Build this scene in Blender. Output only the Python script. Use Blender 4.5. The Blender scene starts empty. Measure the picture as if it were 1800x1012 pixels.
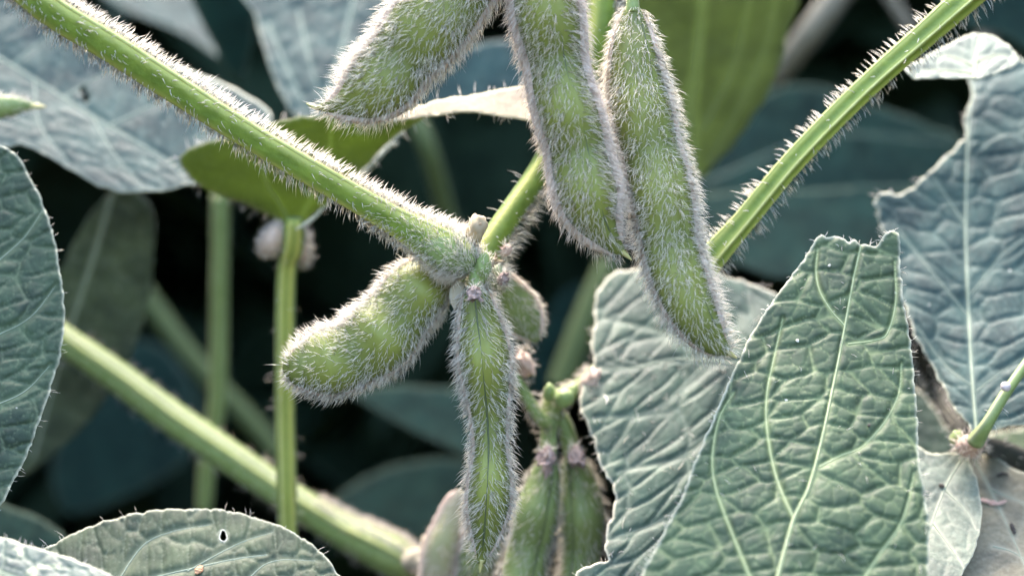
import bpy, math, random
import numpy as np
from mathutils import Vector
from mathutils.geometry import delaunay_2d_cdt

random.seed(7)
RNG = np.random.default_rng(7)
scene = bpy.context.scene

# ---------------------------------------------------------------- camera
CAM_H = 0.50                    # metres above the soil
FOV = 0.6                       # frame width / distance
cam_d = bpy.data.cameras.new('camera')
cam = bpy.data.objects.new('camera', cam_d)
scene.collection.objects.link(cam)
cam.location = (0, 0, CAM_H)
cam.rotation_euler = (math.radians(90), 0, 0)
cam_d.sensor_width = 36
cam_d.lens = 60
cam_d.clip_start = 0.01
cam_d.clip_end = 400
cam_d.dof.use_dof = True
cam_d.dof.focus_distance = 0.229
cam_d.dof.aperture_fstop = 9.5
scene.camera = cam

# ---------------------------------------------------------------- world, sun, exposure
SUN_EL, SUN_AZ = math.radians(65), math.radians(-24)   # azimuth from +Y towards +X
w = bpy.data.worlds.new('World'); scene.world = w; w.use_nodes = True
nt = w.node_tree
sky = nt.nodes.new('ShaderNodeTexSky'); sky.sky_type = 'NISHITA'; sky.sun_disc = False
sky.sun_elevation = SUN_EL; sky.sun_rotation = SUN_AZ
sky.air_density = 1.0; sky.dust_density = 3.5; sky.ozone_density = 1.0
bg = nt.nodes['Background']; bg.inputs[1].default_value = 0.15
nt.links.new(sky.outputs[0], bg.inputs[0])
sun_d = bpy.data.lights.new('sun', 'SUN'); sun_d.energy = 1.7; sun_d.angle = math.radians(38)
sun_d.color = (1.0, 0.86, 0.76)
sun = bpy.data.objects.new('sun', sun_d); scene.collection.objects.link(sun)
sdir = Vector((math.cos(SUN_EL) * math.sin(SUN_AZ), math.cos(SUN_EL) * math.cos(SUN_AZ), math.sin(SUN_EL)))
sun.rotation_euler = sdir.to_track_quat('Z', 'Y').to_euler()
scene.view_settings.view_transform = 'Standard'
scene.view_settings.look = 'None'
scene.view_settings.gamma = 1
scene.view_settings.use_curve_mapping = False
scene.view_settings.exposure = 3.12
scene.cycles.use_denoising = True
scene.cycles.max_bounces = 12
scene.cycles.diffuse_bounces = 8
scene.cycles.transparent_max_bounces = 4
scene.cycles.sample_clamp_indirect = 6

# ---------------------------------------------------------------- helpers
K = FOV / 1800.0
EYE = np.array([0, 0, CAM_H])

def P(px, py, d):
    """Point of the place seen at photo pixel (px, py), d metres in front of the camera."""
    px, py, d = np.broadcast_arrays(np.asarray(px, float), np.asarray(py, float), np.asarray(d, float))
    return np.stack([(px - 900) * K * d, d, CAM_H - (py - 506) * K * d], -1)

def norm(v):
    return v / np.maximum(np.linalg.norm(v, axis=-1, keepdims=True), 1e-12)

def hash2(ix, iy, seed):
    h = (ix.astype(np.int64) * 374761393 + iy.astype(np.int64) * 668265263 + seed * 1442695041) & 0xFFFFFFFF
    h = ((h ^ (h >> 13)) * 1274126177) & 0xFFFFFFFF
    return ((h ^ (h >> 16)) & 0xFFFFFF) / float(0xFFFFFF)

def vnoise(x, y, seed=0):
    ix, iy = np.floor(x), np.floor(y)
    fx, fy = x - ix, y - iy
    fx, fy = fx * fx * (3 - 2 * fx), fy * fy * (3 - 2 * fy)
    a, b = hash2(ix, iy, seed), hash2(ix + 1, iy, seed)
    c, d = hash2(ix, iy + 1, seed), hash2(ix + 1, iy + 1, seed)
    return (a + (b - a) * fx) * (1 - fy) + (c + (d - c) * fx) * fy

def fbm(x, y, seed=0, oct=3):
    s, amp, tot = 0, 1, 0
    for k in range(oct):
        s = s + amp * vnoise(x * 2 ** k, y * 2 ** k, seed + 17 * k); tot += amp; amp *= .5
    return s / tot

def worley(x, y, seed=0, jit=.85):
    ix, iy = np.floor(x), np.floor(y)
    f1 = np.full(x.shape, 9.0); f2 = np.full(x.shape, 9.0)
    for dx in (-1, 0, 1):
        for dy in (-1, 0, 1):
            cx, cy = ix + dx, iy + dy
            qx = cx + .5 + jit * (hash2(cx, cy, seed) - .5)
            qy = cy + .5 + jit * (hash2(cx, cy, seed + 5) - .5)
            d = np.hypot(qx - x, qy - y)
            f2 = np.where(d < f1, f1, np.minimum(f2, d)); f1 = np.minimum(f1, d)
    return f1, f2

def catmull(pts, n, closed=False):
    """Resample control rows (m, k) to n rows along a Catmull-Rom curve."""
    p = np.asarray(pts, float)
    if closed:
        q = np.vstack([p[-1], p, p[0], p[1]]); segs = len(p)
    else:
        q = np.vstack([2 * p[0] - p[1], p, 2 * p[-1] - p[-2]]); segs = len(p) - 1
    ln = np.array([np.linalg.norm(q[i + 2, :2] - q[i + 1, :2]) for i in range(segs)])
    cum = np.concatenate([[0], np.cumsum(ln)])
    t = np.linspace(0, cum[-1], n, endpoint=not closed)
    i = np.clip(np.searchsorted(cum, t, side='right') - 1, 0, segs - 1)
    u = ((t - cum[i]) / np.maximum(ln[i], 1e-9))[:, None]
    a, b, c, d = q[i], q[i + 1], q[i + 2], q[i + 3]
    return .5 * (2 * b + (c - a) * u + (2 * a - 5 * b + 4 * c - d) * u ** 2 + (3 * b - a - 3 * c + d) * u ** 3)

def densify(pts, step):
    p = np.asarray(pts, float); out = []
    for a, b in zip(p, np.roll(p, -1, 0)):
        n = max(1, int(round(np.linalg.norm(b - a) / step)))
        out += [a + (b - a) * k / n for k in range(n)]
    return np.array(out)

def seg_dist(x, y, line):
    """Distance of points to a polyline, and the position 0..1 along it."""
    best = np.full(x.shape, 1e9); pos = np.zeros(x.shape)
    line = np.asarray(line, float); n = len(line) - 1
    for k in range(n):
        a, b = line[k, :2], line[k + 1, :2]; v = b - a; L = max(v @ v, 1e-9)
        t = np.clip(((x - a[0]) * v[0] + (y - a[1]) * v[1]) / L, 0, 1)
        d = np.hypot(x - a[0] - t * v[0], y - a[1] - t * v[1])
        m = d < best; best = np.where(m, d, best); pos = np.where(m, (k + t) / n, pos)
    return best, pos

def inside(x, y, poly):
    r = np.zeros(x.shape, bool); p = np.asarray(poly); q = np.roll(p, -1, 0)
    for (x1, y1), (x2, y2) in zip(p, q):
        if y1 == y2: continue
        c = ((y1 > y) != (y2 > y)) & (x < (x2 - x1) * (y - y1) / (y2 - y1) + x1)
        r ^= c
    return r

def mk(name, V, faces, mat, parent=None, origin=None, attrs=None, smooth=True):
    """ONE mesh object from world-space vertices and a list of face index arrays."""
    V = np.asarray(V, float)
    o0 = np.asarray(origin if origin is not None else V.mean(0), float)
    me = bpy.data.meshes.new(name)
    faces = [np.asarray(f, np.int64) for f in faces if len(f)]
    nl = sum(f.size for f in faces); nf = sum(len(f) for f in faces)
    me.vertices.add(len(V)); me.vertices.foreach_set('co', (V - o0).astype(np.float32).ravel())
    me.loops.add(nl); me.loops.foreach_set('vertex_index', np.concatenate([f.ravel() for f in faces]).astype(np.int32))
    me.polygons.add(nf)
    tot = np.concatenate([np.full(len(f), f.shape[1]) for f in faces]).astype(np.int32)
    me.polygons.foreach_set('loop_start', (np.cumsum(tot) - tot).astype(np.int32))
    me.polygons.foreach_set('loop_total', tot)
    me.polygons.foreach_set('use_smooth', np.full(nf, smooth))
    me.update(calc_edges=True)
    for k, v in (attrs or {}).items():
        me.attributes.new(k, 'FLOAT', 'POINT').data.foreach_set('value', np.asarray(v, np.float32))
    me.materials.append(mat)
    ob = bpy.data.objects.new(name, me); scene.collection.objects.link(ob)
    ob.location = o0
    if parent is not None:
        ob.parent = parent; ob.location = o0 - np.array(parent.location)
    return ob

def tag(o, label, cat, group=None):
    o['label'] = label; o['category'] = cat
    if group: o['group'] = group
    return o

def stuff(o):
    o['kind'] = 'stuff'; return o

# ---------------------------------------------------------------- materials
class MatKit:
    def __init__(self, name):
        self.m = bpy.data.materials.new(name); self.m.use_nodes = True
        self.nt = self.m.node_tree; self.b = self.nt.nodes['Principled BSDF']
        self.out = self.nt.nodes['Material Output']
    def n(self, t, **kw):
        nd = self.nt.nodes.new(t)
        for k, v in kw.items(): setattr(nd, k, v)
        return nd
    def l(self, a, b): self.nt.links.new(a, b)
    def mix(self, fac, a, b, mode='MIX'):
        nd = self.n('ShaderNodeMix', data_type='RGBA', blend_type=mode)
        for s, v in ((nd.inputs[0], fac), (nd.inputs[6], a), (nd.inputs[7], b)):
            if hasattr(v, 'node'): self.l(v, s)
            elif isinstance(v, (int, float)): s.default_value = v
            else: s.default_value = (*v, 1)
        return nd.outputs[2]
    def attr(self, name):
        return self.n('ShaderNodeAttribute', attribute_name=name).outputs['Fac']
    def noise(self, scale, detail=4, rough=.55, obj=True):
        t = self.n('ShaderNodeTexNoise'); t.inputs['Scale'].default_value = scale
        t.inputs['Detail'].default_value = detail; t.inputs['Roughness'].default_value = rough
        c = self.n('ShaderNodeTexCoord'); self.l(c.outputs['Object'], t.inputs['Vector'])
        return t.outputs['Fac']
    def ramp(self, fac, a, b):
        r = self.n('ShaderNodeMapRange'); self.l(fac, r.inputs[0])
        r.inputs[1].default_value = a; r.inputs[2].default_value = b
        return r.outputs[0]
    def bump(self, h, strength, dist):
        b = self.n('ShaderNodeBump'); b.inputs['Strength'].default_value = strength
        b.inputs['Distance'].default_value = dist; self.l(h, b.inputs['Height'])
        self.l(b.outputs[0], self.b.inputs['Normal']); return b.outputs[0]
    def translucent(self, colour, fac, normal=None):
        t = self.n('ShaderNodeBsdfTranslucent')
        if hasattr(colour, 'node'): self.l(colour, t.inputs[0])
        else: t.inputs[0].default_value = (*colour, 1)
        mx = self.n('ShaderNodeMixShader'); mx.inputs[0].default_value = fac
        self.l(self.b.outputs[0], mx.inputs[1]); self.l(t.outputs[0], mx.inputs[2])
        self.l(mx.outputs[0], self.out.inputs[0])

def leaf_mat(name, base, vein, rough=.5, sheen=.35, trans=.12, tcol=(.18, .26, .04), edge=(.5, .5, .36),
             dark=.62, light=1.35, speck=None, bumpd=.00012, spec=.5):
    k = MatKit(name)
    dk = tuple(c * dark for c in base); lt = tuple(c * light * f for c, f in zip(base, (1.08, 1.0, .9)))
    c = k.mix(k.ramp(k.noise(170, 5), .33, .67), dk, lt)
    fine = k.ramp(k.noise(1500, 3, .6), .35, .7)
    c = k.mix(k.mix(.35, (1, 1, 1), fine), (0, 0, 0), c) if False else c
    m = k.n('ShaderNodeMath', operation='MULTIPLY_ADD'); k.l(fine, m.inputs[0]); m.inputs[1].default_value = .35; m.inputs[2].default_value = .82
    hs = k.n('ShaderNodeHueSaturation'); k.l(c, hs.inputs['Color']); k.l(m.outputs[0], hs.inputs['Value'])
    c = hs.outputs[0]
    if speck:
        col, thr = speck
        c = k.mix(k.ramp(k.noise(420, 2, .5), thr, thr + .06), c, col)
    # pale dust and hair-scale flecks
    vo = k.n('ShaderNodeTexVoronoi'); vo.inputs['Scale'].default_value = 150
    tc = k.n('ShaderNodeTexCoord'); k.l(tc.outputs['Object'], vo.inputs['Vector'])
    c = k.mix(k.ramp(vo.outputs['Distance'], .04, .022), c, (.55, .55, .45))
    c = k.mix(k.attr('vein'), c, vein)
    c = k.mix(k.attr('edge'), c, edge)
    k.l(c, k.b.inputs['Base Color'])
    k.b.inputs['Roughness'].default_value = rough
    k.b.inputs['Specular IOR Level'].default_value = spec
    k.b.inputs['Sheen Weight'].default_value = sheen
    k.b.inputs['Sheen Roughness'].default_value = .45
    k.b.inputs['Sheen Tint'].default_value = (.86, .95, .94, 1)
    nrm = k.bump(k.noise(1100, 6, .65), .55, bumpd)
    if trans:
        tc2 = k.mix(k.attr('vein'), k.mix(k.ramp(k.noise(120, 4), .3, .7), tuple(c * .75 for c in tcol), tuple(c * 1.2 for c in tcol)), tuple(min(c * 1.9, .8) for c in tcol))
        k.translucent(tc2, trans)
    return k.m

def plain_mat(name, a, b, scale=300, rough=.55, sheen=0, trans=0, tcol=None, bumpd=.0001, attr=None, acol=None, spec=.5):
    k = MatKit(name)
    c = k.mix(k.ramp(k.noise(scale, 5), .32, .68), a, b)
    if attr: c = k.mix(k.attr(attr), c, acol)
    k.l(c, k.b.inputs['Base Color'])
    k.b.inputs['Roughness'].default_value = rough
    k.b.inputs['Sheen Weight'].default_value = sheen
    k.b.inputs['Specular IOR Level'].default_value = spec
    k.bump(k.noise(scale * 4, 5), .5, bumpd)
    if trans: k.translucent(tcol or b, trans)
    return k.m

M = {}
M['leaf_front'] = leaf_mat('leaf_front', (.052, .088, .042), (.36, .42, .18), rough=.55, sheen=.2, spec=.35)
M['leaf_blue'] = leaf_mat('leaf_blue', (.028, .066, .062), (.2, .26, .2), rough=.6, sheen=.22, spec=.3)
M['leaf_mid'] = leaf_mat('leaf_mid', (.05, .09, .063), (.28, .32, .24), rough=.55, sheen=.3, spec=.35, edge=(.66, .62, .46))
M['leaf_shade'] = leaf_mat('leaf_shade', (.010, .033, .028), (.04, .075, .05), rough=.75, sheen=0, spec=.1, edge=(.07, .10, .07))  # canopy shade put into the base colour of the far leaves
M['leaf_pale'] = leaf_mat('leaf_pale', (.13, .17, .14), (.34, .35, .27), rough=.6, sheen=.3, spec=.3)  # base colour lifted to stand for light on the leaflets and flap
M['leaf_deep'] = leaf_mat('leaf_deep', (.034, .066, .038), (.26, .32, .17), rough=.55, sheen=.15, spec=.3)
M['leaf_lit'] = leaf_mat('leaf_lit', (.185, .18, .13), (.36, .35, .26), rough=.6, sheen=.3, spec=.3)  # base raised to make up for the shadow over this leaflet
M['leaf_grey'] = leaf_mat('leaf_grey', (.06, .085, .047), (.26, .29, .19), rough=.6, sheen=.3, spec=.3)
M['leaf_speckled'] = leaf_mat('leaf_speckled', (.08, .12, .10), (.3, .36, .2), speck=((.42, .43, .27), .60))
M['leaf_under'] = leaf_mat('leaf_under', (.09, .13, .045), (.24, .30, .12), rough=.6, sheen=.1, trans=.5, tcol=(.20, .265, .07), edge=(.45, .45, .25))
M['leaf_under_pale'] = leaf_mat('leaf_under_pale', (.12, .16, .07), (.26, .33, .16), rough=.6, sheen=.15, trans=.5, tcol=(.20, .255, .115), edge=(.3, .36, .2))
M['leaf_cream'] = leaf_mat('leaf_cream', (.2, .165, .115), (.3, .26, .19), rough=.7, sheen=.2, spec=.2, edge=(.45, .42, .28))
M['thicket'] = leaf_mat('thicket', (.017, .034, .02), (.08, .1, .06), sheen=0, trans=.03, spec=.15)  # darkness of the gaps put into the foliage colour
M['vein'] = plain_mat('vein', (.34, .40, .19), (.44, .48, .26), 600, .5, .2, .15)
M['vein_dull'] = plain_mat('vein_dull', (.24, .30, .20), (.32, .37, .26), 600, .5, .2, .1)
M['vein_under'] = plain_mat('vein_under', (.26, .32, .14), (.34, .40, .18), 600, .55, .1, .4, (.35, .42, .16))
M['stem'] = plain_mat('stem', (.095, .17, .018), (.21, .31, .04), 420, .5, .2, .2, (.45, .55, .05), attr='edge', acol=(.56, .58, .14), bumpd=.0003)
M['stem_pale'] = plain_mat('stem_pale', (.20, .28, .07), (.28, .36, .12), 500, .5, .2, .15, attr='edge', acol=(.48, .50, .26))
M['stem_dim'] = plain_mat('stem_dim', (.10, .14, .04), (.14, .19, .06), 400, .6, .1, .1, attr='edge', acol=(.2, .24, .08))
M['stem_shade'] = plain_mat('stem_shade', (.03, .028, .02), (.05, .05, .03), 400, .7, .1)  # shade on these petioles put into their colour
M['stem_tan'] = plain_mat('stem_tan', (.16, .14, .09), (.24, .21, .14), 400, .7, .1)
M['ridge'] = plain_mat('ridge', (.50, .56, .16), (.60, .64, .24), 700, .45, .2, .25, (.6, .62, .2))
M['pulvinus'] = plain_mat('pulvinus', (.26, .33, .16), (.36, .42, .24), 500, .55, .5, .1)
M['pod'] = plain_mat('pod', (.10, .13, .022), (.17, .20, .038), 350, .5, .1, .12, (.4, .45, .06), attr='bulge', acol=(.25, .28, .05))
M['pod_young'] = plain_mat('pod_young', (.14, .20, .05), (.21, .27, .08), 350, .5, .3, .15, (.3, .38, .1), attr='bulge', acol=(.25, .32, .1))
M['pod_tan'] = plain_mat('pod_tan', (.40, .34, .22), (.52, .46, .32), 350, .55, .3, .15, attr='bulge', acol=(.42, .42, .2))
M['suture'] = plain_mat('suture', (.05, .07, .03), (.10, .125, .045), 500, .6)  # dark tone stands for shade in the hair parting along the seam
M['suture_pale'] = plain_mat('suture_pale', (.70, .55, .43), (.80, .65, .53), 500, .5, .4, .3)  # seam colour brightened to carry the glow on pod rims
M['calyx'] = plain_mat('calyx', (.30, .20, .16), (.46, .34, .29), 600, .6, .4, .2, (.4, .25, .2))
M['flower'] = plain_mat('flower', (.34, .27, .12), (.50, .40, .26), 450, .6, .4, .25, (.5, .4, .25))
M['flower_pink'] = plain_mat('flower_pink', (.55, .38, .30), (.66, .50, .38), 450, .6, .4, .25, (.6, .4, .3))
M['beak'] = plain_mat('beak', (.42, .40, .14), (.5, .45, .2), 600, .5)
M['hole_rim'] = plain_mat('hole_rim', (.62, .60, .48), (.7, .68, .56), 900, .6)
M['scrap_pink'] = plain_mat('scrap_pink', (.50, .30, .24), (.58, .40, .32), 900, .7)
M['scrap_dark'] = plain_mat('scrap_dark', (.03, .027, .022), (.06, .05, .04), 900, .8)
M['scrap_orange'] = plain_mat('scrap_orange', (.50, .25, .12), (.58, .34, .2), 900, .7)
M['mite'] = plain_mat('mite', (.6, .5, .46), (.7, .6, .56), 900, .4)
M['soil'] = plain_mat('soil', (.035, .025, .018), (.06, .045, .03), 60, .95, bumpd=.004)

def hair_mat(name, col, tr=.55):
    k = MatKit(name)
    k.b.inputs['Base Color'].default_value = (*col, 1); k.b.inputs['Roughness'].default_value = .45
    k.b.inputs['Specular IOR Level'].default_value = .4
    k.translucent(col, tr); return k.m
M['hair'] = hair_mat('hair', (.99, .95, .85))
M['hair_pink'] = hair_mat('hair_pink', (.99, .92, .82))
M['hair_cool'] = hair_mat('hair_cool', (.97, .97, .9))

# ---------------------------------------------------------------- hairs
def hair_mesh(name, parent, mat, roots, normals, lean, length, radius, curl=.25):
    """Tapered curved bristles joined into one countless part."""
    n = len(roots)
    if n == 0: return None
    L = np.asarray(length)[:, None]; R = np.broadcast_to(np.asarray(radius, float), (n,))[:, None]
    d0 = norm(normals); d1 = norm(normals + lean)
    rnd = RNG.normal(size=(n, 3)) * curl
    st = []
    for t in (0, .38, .74, 1.0):
        st.append(roots + L * (d0 * (t - .45 * t * t) + d1 * (.75 * t * t) + rnd * t * t))
    rad = (1.0, .85, .55)
    V = []; 
    for i in range(3):
        ax = norm(st[i + 1] - st[i])
        u = norm(np.cross(ax, RNG.normal(size=(n, 3)) if i == 0 else u0)); 
        if i == 0: u0 = np.cross(ax, u)
        vv = np.cross(ax, u)
        for a in (0, 2.0944, 4.18879):
            V.append(st[i] + R * rad[i] * (math.cos(a) * u + math.sin(a) * vv))
    V.append(st[3])
    V = np.stack(V, 1).reshape(-1, 3)                 # n * 10
    q = np.array([[0, 1, 4, 3], [1, 2, 5, 4], [2, 0, 3, 5], [3, 4, 7, 6], [4, 5, 8, 7], [5, 3, 6, 8]])
    t = np.array([[6, 7, 9], [7, 8, 9], [8, 6, 9]])
    off = (np.arange(n) * 10)[:, None, None]
    ob = mk(name, V, [(q[None] + off).reshape(-1, 4), (t[None] + off).reshape(-1, 3)], mat, parent, parent.location)
    return stuff(ob)

# ---------------------------------------------------------------- tubes: stems and pods
class Tube:
    """A bent, tapered solid along control rows (px, py, depth, half width in photo pixels)."""
    def __init__(self, ctrl, n=90, seg=40, ratio=1.0, ridges=(), groove=None, lumps=None, ratio_lumps=None, bumpy=0, seed=0):
        c = catmull(ctrl, n); c[:, 3] = np.maximum(c[:, 3], .4)
        self.n, self.seg = n, seg
        self.C = P(c[:, 0], c[:, 1], c[:, 2]); self.u = K * c[:, 2]
        self.T = norm(np.gradient(self.C, axis=0))
        v0 = norm(EYE - self.C)
        self.S = norm(np.cross(self.T, v0)); self.Vw = norm(np.cross(self.S, self.T))
        self.s = np.linspace(0, 1, n)
        self.a = c[:, 3] * self.u
        rr = np.full(n, ratio)
        self.bl = np.zeros(n)
        for p, wd in (lumps or []):
            self.bl = np.maximum(self.bl, np.exp(-((self.s - p) / wd) ** 2))
        if lumps: rr = ratio * (.66 + .54 * self.bl)
        self.b = self.a * rr
        if lumps: self.a = self.a * (.91 + .13 * self.bl)
        self.ridges, self.groove = ridges, groove
        self.bumpy, self.seed = bumpy, seed
        self.pxlen = np.linalg.norm(np.diff(c[:, :2], axis=0), axis=1).sum()
    def prof(self, phi, s=0):
        g = np.ones(np.broadcast(phi, s).shape)
        for r, amp, wd in self.ridges:
            dd = (phi - r + np.pi) % (2 * np.pi) - np.pi
            g = g + amp * np.exp(-(dd / wd) ** 2)
        if self.groove is not None:
            dd = (phi - self.groove + np.pi) % (2 * np.pi) - np.pi
            g = g - .11 * np.exp(-(dd / .2) ** 2) + .04 * np.exp(-(dd / .5) ** 2)
        if self.bumpy:
            g = g + self.bumpy * (fbm(np.cos(phi) * 1.3 + s * 14, np.sin(phi) * 1.3 + 7 + s * 9, self.seed, 3) - .5)
        return g
    def at(self, s, phi, lift=1.0):
        i = np.clip(np.asarray(s) * (self.n - 1), 0, self.n - 1.001); k = i.astype(int); f = (i - k)
        def L(x):
            ff = f if x.ndim == 1 else f[..., None]
            return x[k] * (1 - ff) + x[k + 1] * ff
        C, S, Vw, a, b, T, u = L(self.C), L(self.S), L(self.Vw), L(self.a), L(self.b), L(self.T), L(self.u)
        g = self.prof(phi, s) * lift
        pos = C + (a * np.sin(phi) * g)[..., None] * S + (b * np.cos(phi) * g)[..., None] * Vw
        nr = norm((np.sin(phi) / np.maximum(a, 1e-7))[..., None] * S + (np.cos(phi) / np.maximum(b, 1e-7))[..., None] * Vw)
        return pos, nr, T, S, Vw, u, a
    def mesh(self):
        ph = np.linspace(0, 2 * np.pi, self.seg, endpoint=False)
        s, phi = np.meshgrid(self.s, ph, indexing='ij')
        V = self.at(s, phi)[0].reshape(-1, 3)
        i, j = np.meshgrid(np.arange(self.n - 1), np.arange(self.seg), indexing='ij')
        j2 = (j + 1) % self.seg
        q = np.stack([i * self.seg + j, (i + 1) * self.seg + j, (i + 1) * self.seg + j2, i * self.seg + j2], -1).reshape(-1, 4)
        V = np.vstack([V, self.C[0], self.C[-1]]); n0 = self.n * self.seg
        jj = np.arange(self.seg); j2 = (jj + 1) % self.seg
        t1 = np.stack([np.full(self.seg, n0), jj, j2], -1)
        e = (self.n - 1) * self.seg
        t2 = np.stack([np.full(self.seg, n0 + 1), e + j2, e + jj], -1)
        return V, q, np.vstack([t1, t2]), s.ravel(), phi.ravel()
    def build(self, name, mat, parent=None, extra=None):
        V, q, t, s, phi = self.mesh()
        at = {'edge': np.zeros(len(V)), 'bulge': np.zeros(len(V))}
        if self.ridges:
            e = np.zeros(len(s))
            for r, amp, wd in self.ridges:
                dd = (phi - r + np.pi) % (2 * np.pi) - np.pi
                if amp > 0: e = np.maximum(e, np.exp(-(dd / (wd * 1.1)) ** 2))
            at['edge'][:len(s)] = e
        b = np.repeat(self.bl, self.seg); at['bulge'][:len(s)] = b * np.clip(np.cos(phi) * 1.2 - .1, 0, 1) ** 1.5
        o = mk(name, V, [q, t], mat, parent, self.C[0] if parent is None else parent.location, at)
        return o
    def line(self, name, phi, rad, mat, parent, s0=0, s1=1, lift=1.0, n=60):
        """A thin raised line running along the solid."""
        s = np.linspace(s0, s1, n)
        pos, nr, T, S, Vw, u, a = self.at(s, np.full(n, phi), lift)
        side = np.cross(T, nr)
        ph = np.linspace(0, 2 * np.pi, 6, endpoint=False)
        tp = np.minimum(1, np.minimum(s - s0, s1 - s) / (s1 - s0) * 12 + .3)
        r = (rad * u * tp)
        V = pos[:, None] + r[:, None, None] * (np.cos(ph)[None, :, None] * nr[:, None] + np.sin(ph)[None, :, None] * side[:, None])
        i, j = np.meshgrid(np.arange(n - 1), np.arange(6), indexing='ij'); j2 = (j + 1) % 6
        q = np.stack([i * 6 + j, i * 6 + j2, (i + 1) * 6 + j2, (i + 1) * 6 + j], -1).reshape(-1, 4)
        return mk(name, V.reshape(-1, 3), [q], mat, parent, parent.location, {'edge': np.zeros(n * 6), 'bulge': np.zeros(n * 6)})
    def hairs(self, parent, per, ln, rad, mat, along=1.15, out=.55, s0=0, s1=1, phis=None, keep=None, name='bristles', curl=.2, split=None, patch=.5, thin=.3):
        """per = photo pixels squared per bristle."""
        per_len = self.pxlen * (s1 - s0) * 2 * np.pi * (self.a / self.u).mean()
        n = int(per_len / per * (1 if phis is None else abs(phis[1] - phis[0]) / (2 * np.pi)))
        s = s0 + (s1 - s0) * RNG.random(n * 3); w = np.interp(s, self.s, self.a / self.u); w = w / w.max()
        s = s[RNG.random(len(s)) < w][:n]; n = len(s)
        phi = RNG.random(n) * 2 * np.pi if phis is None else phis[0] + (phis[1] - phis[0]) * RNG.random(n)
        m = np.ones(n, bool)
        if patch:
            m &= RNG.random(n) < (1 - patch) + patch * 1.5 * vnoise(s * self.pxlen / 45, phi * 2.3, 31 + self.seed)
        bw = np.interp(s, self.s, self.bl) * np.clip(np.cos(phi), 0, 1) ** 2
        m &= RNG.random(n) > thin * bw
        if split is not None:
            dd = (phi - split + np.pi) % (2 * np.pi) - np.pi
            m &= (np.abs(dd) > .11) | (RNG.random(n) < .45)
        s, phi = s[m], phi[m]; n = len(s)
        pos, nr, T, S, Vw, u, a = self.at(s, phi)
        tang = np.cross(nr, T)
        lean = T * along + tang * RNG.normal(size=(n, 1)) * .24
        if split is not None:
            dd = (phi - split + np.pi) % (2 * np.pi) - np.pi
            sg = np.sign(dd) * np.exp(-(dd / .7) ** 2) * .7
            dphi = (np.cos(phi) * a)[:, None] * S - (np.sin(phi) * a)[:, None] * Vw
            lean = lean + norm(dphi) * sg[:, None]
        nn = nr * out * RNG.uniform(.6, 1.25, (n, 1))
        L = ln * u * RNG.uniform(.55, 1.25, n)
        return hair_mesh(name, parent, mat, pos - nr * (rad * u)[:, None], nn, lean, L, rad * u, curl)

def petals(name, centre, T, mat, parent, count, ln, wd, u, spread=.7, seed=0, start=0.):
    """Small dried sepals round an axis, each its own part."""
    T = norm(np.asarray(T, float)); a = norm(np.cross(T, [.3, .9, .2])); b = np.cross(T, a)
    r = np.random.default_rng(seed)
    for k in range(count):
        an = start + 2 * np.pi * k / count + r.normal() * .2
        side = math.cos(an) * a + math.sin(an) * b; tang = np.cross(T, side)
        n = 9; t = np.linspace(0, 1, n)
        L = ln * u * r.uniform(.75, 1.15); W = wd * u * r.uniform(.8, 1.15)
        mid = centre + side * (wd * .5 * u) + (T[None] * (t * .9 - .15 * t ** 2)[:, None] + side[None] * (spread * (t ** 1.5) * .6)[:, None]) * L
        hw = W * (.35 + .65 * np.sin(np.pi * np.clip(t * .8 + .15, 0, 1))) * (1 - t ** 3) + .2 * u
        wv = (r.normal(size=n) * .12 * W)[:, None] * side
        rows = [mid + tang * (hw * f)[:, None] + side * (-.35 * W * f * f) + wv for f in (-1, -.5, 0, .5, 1)]
        th = side * (1.6 * u)
        V = np.vstack([np.stack(rows, 1).reshape(-1, 3), np.stack(rows, 1).reshape(-1, 3) - th])
        i, j = np.meshgrid(np.arange(n - 1), np.arange(4), indexing='ij')
        q = np.stack([i * 5 + j, (i + 1) * 5 + j, (i + 1) * 5 + j + 1, i * 5 + j + 1], -1).reshape(-1, 4)
        m = n * 5
        rim = [x for x in range(n)]
        e1 = np.stack([np.arange(n - 1) * 5, np.arange(1, n) * 5, np.arange(1, n) * 5 + m, np.arange(n - 1) * 5 + m], -1)
        e2 = np.stack([np.arange(1, n) * 5 + 4, np.arange(n - 1) * 5 + 4, np.arange(n - 1) * 5 + 4 + m, np.arange(1, n) * 5 + 4 + m], -1)
        mk(name, V, [q, q[:, ::-1] + m, e1, e2], mat, parent, parent.location, {'edge': np.zeros(len(V)), 'bulge': np.zeros(len(V))})

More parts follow.
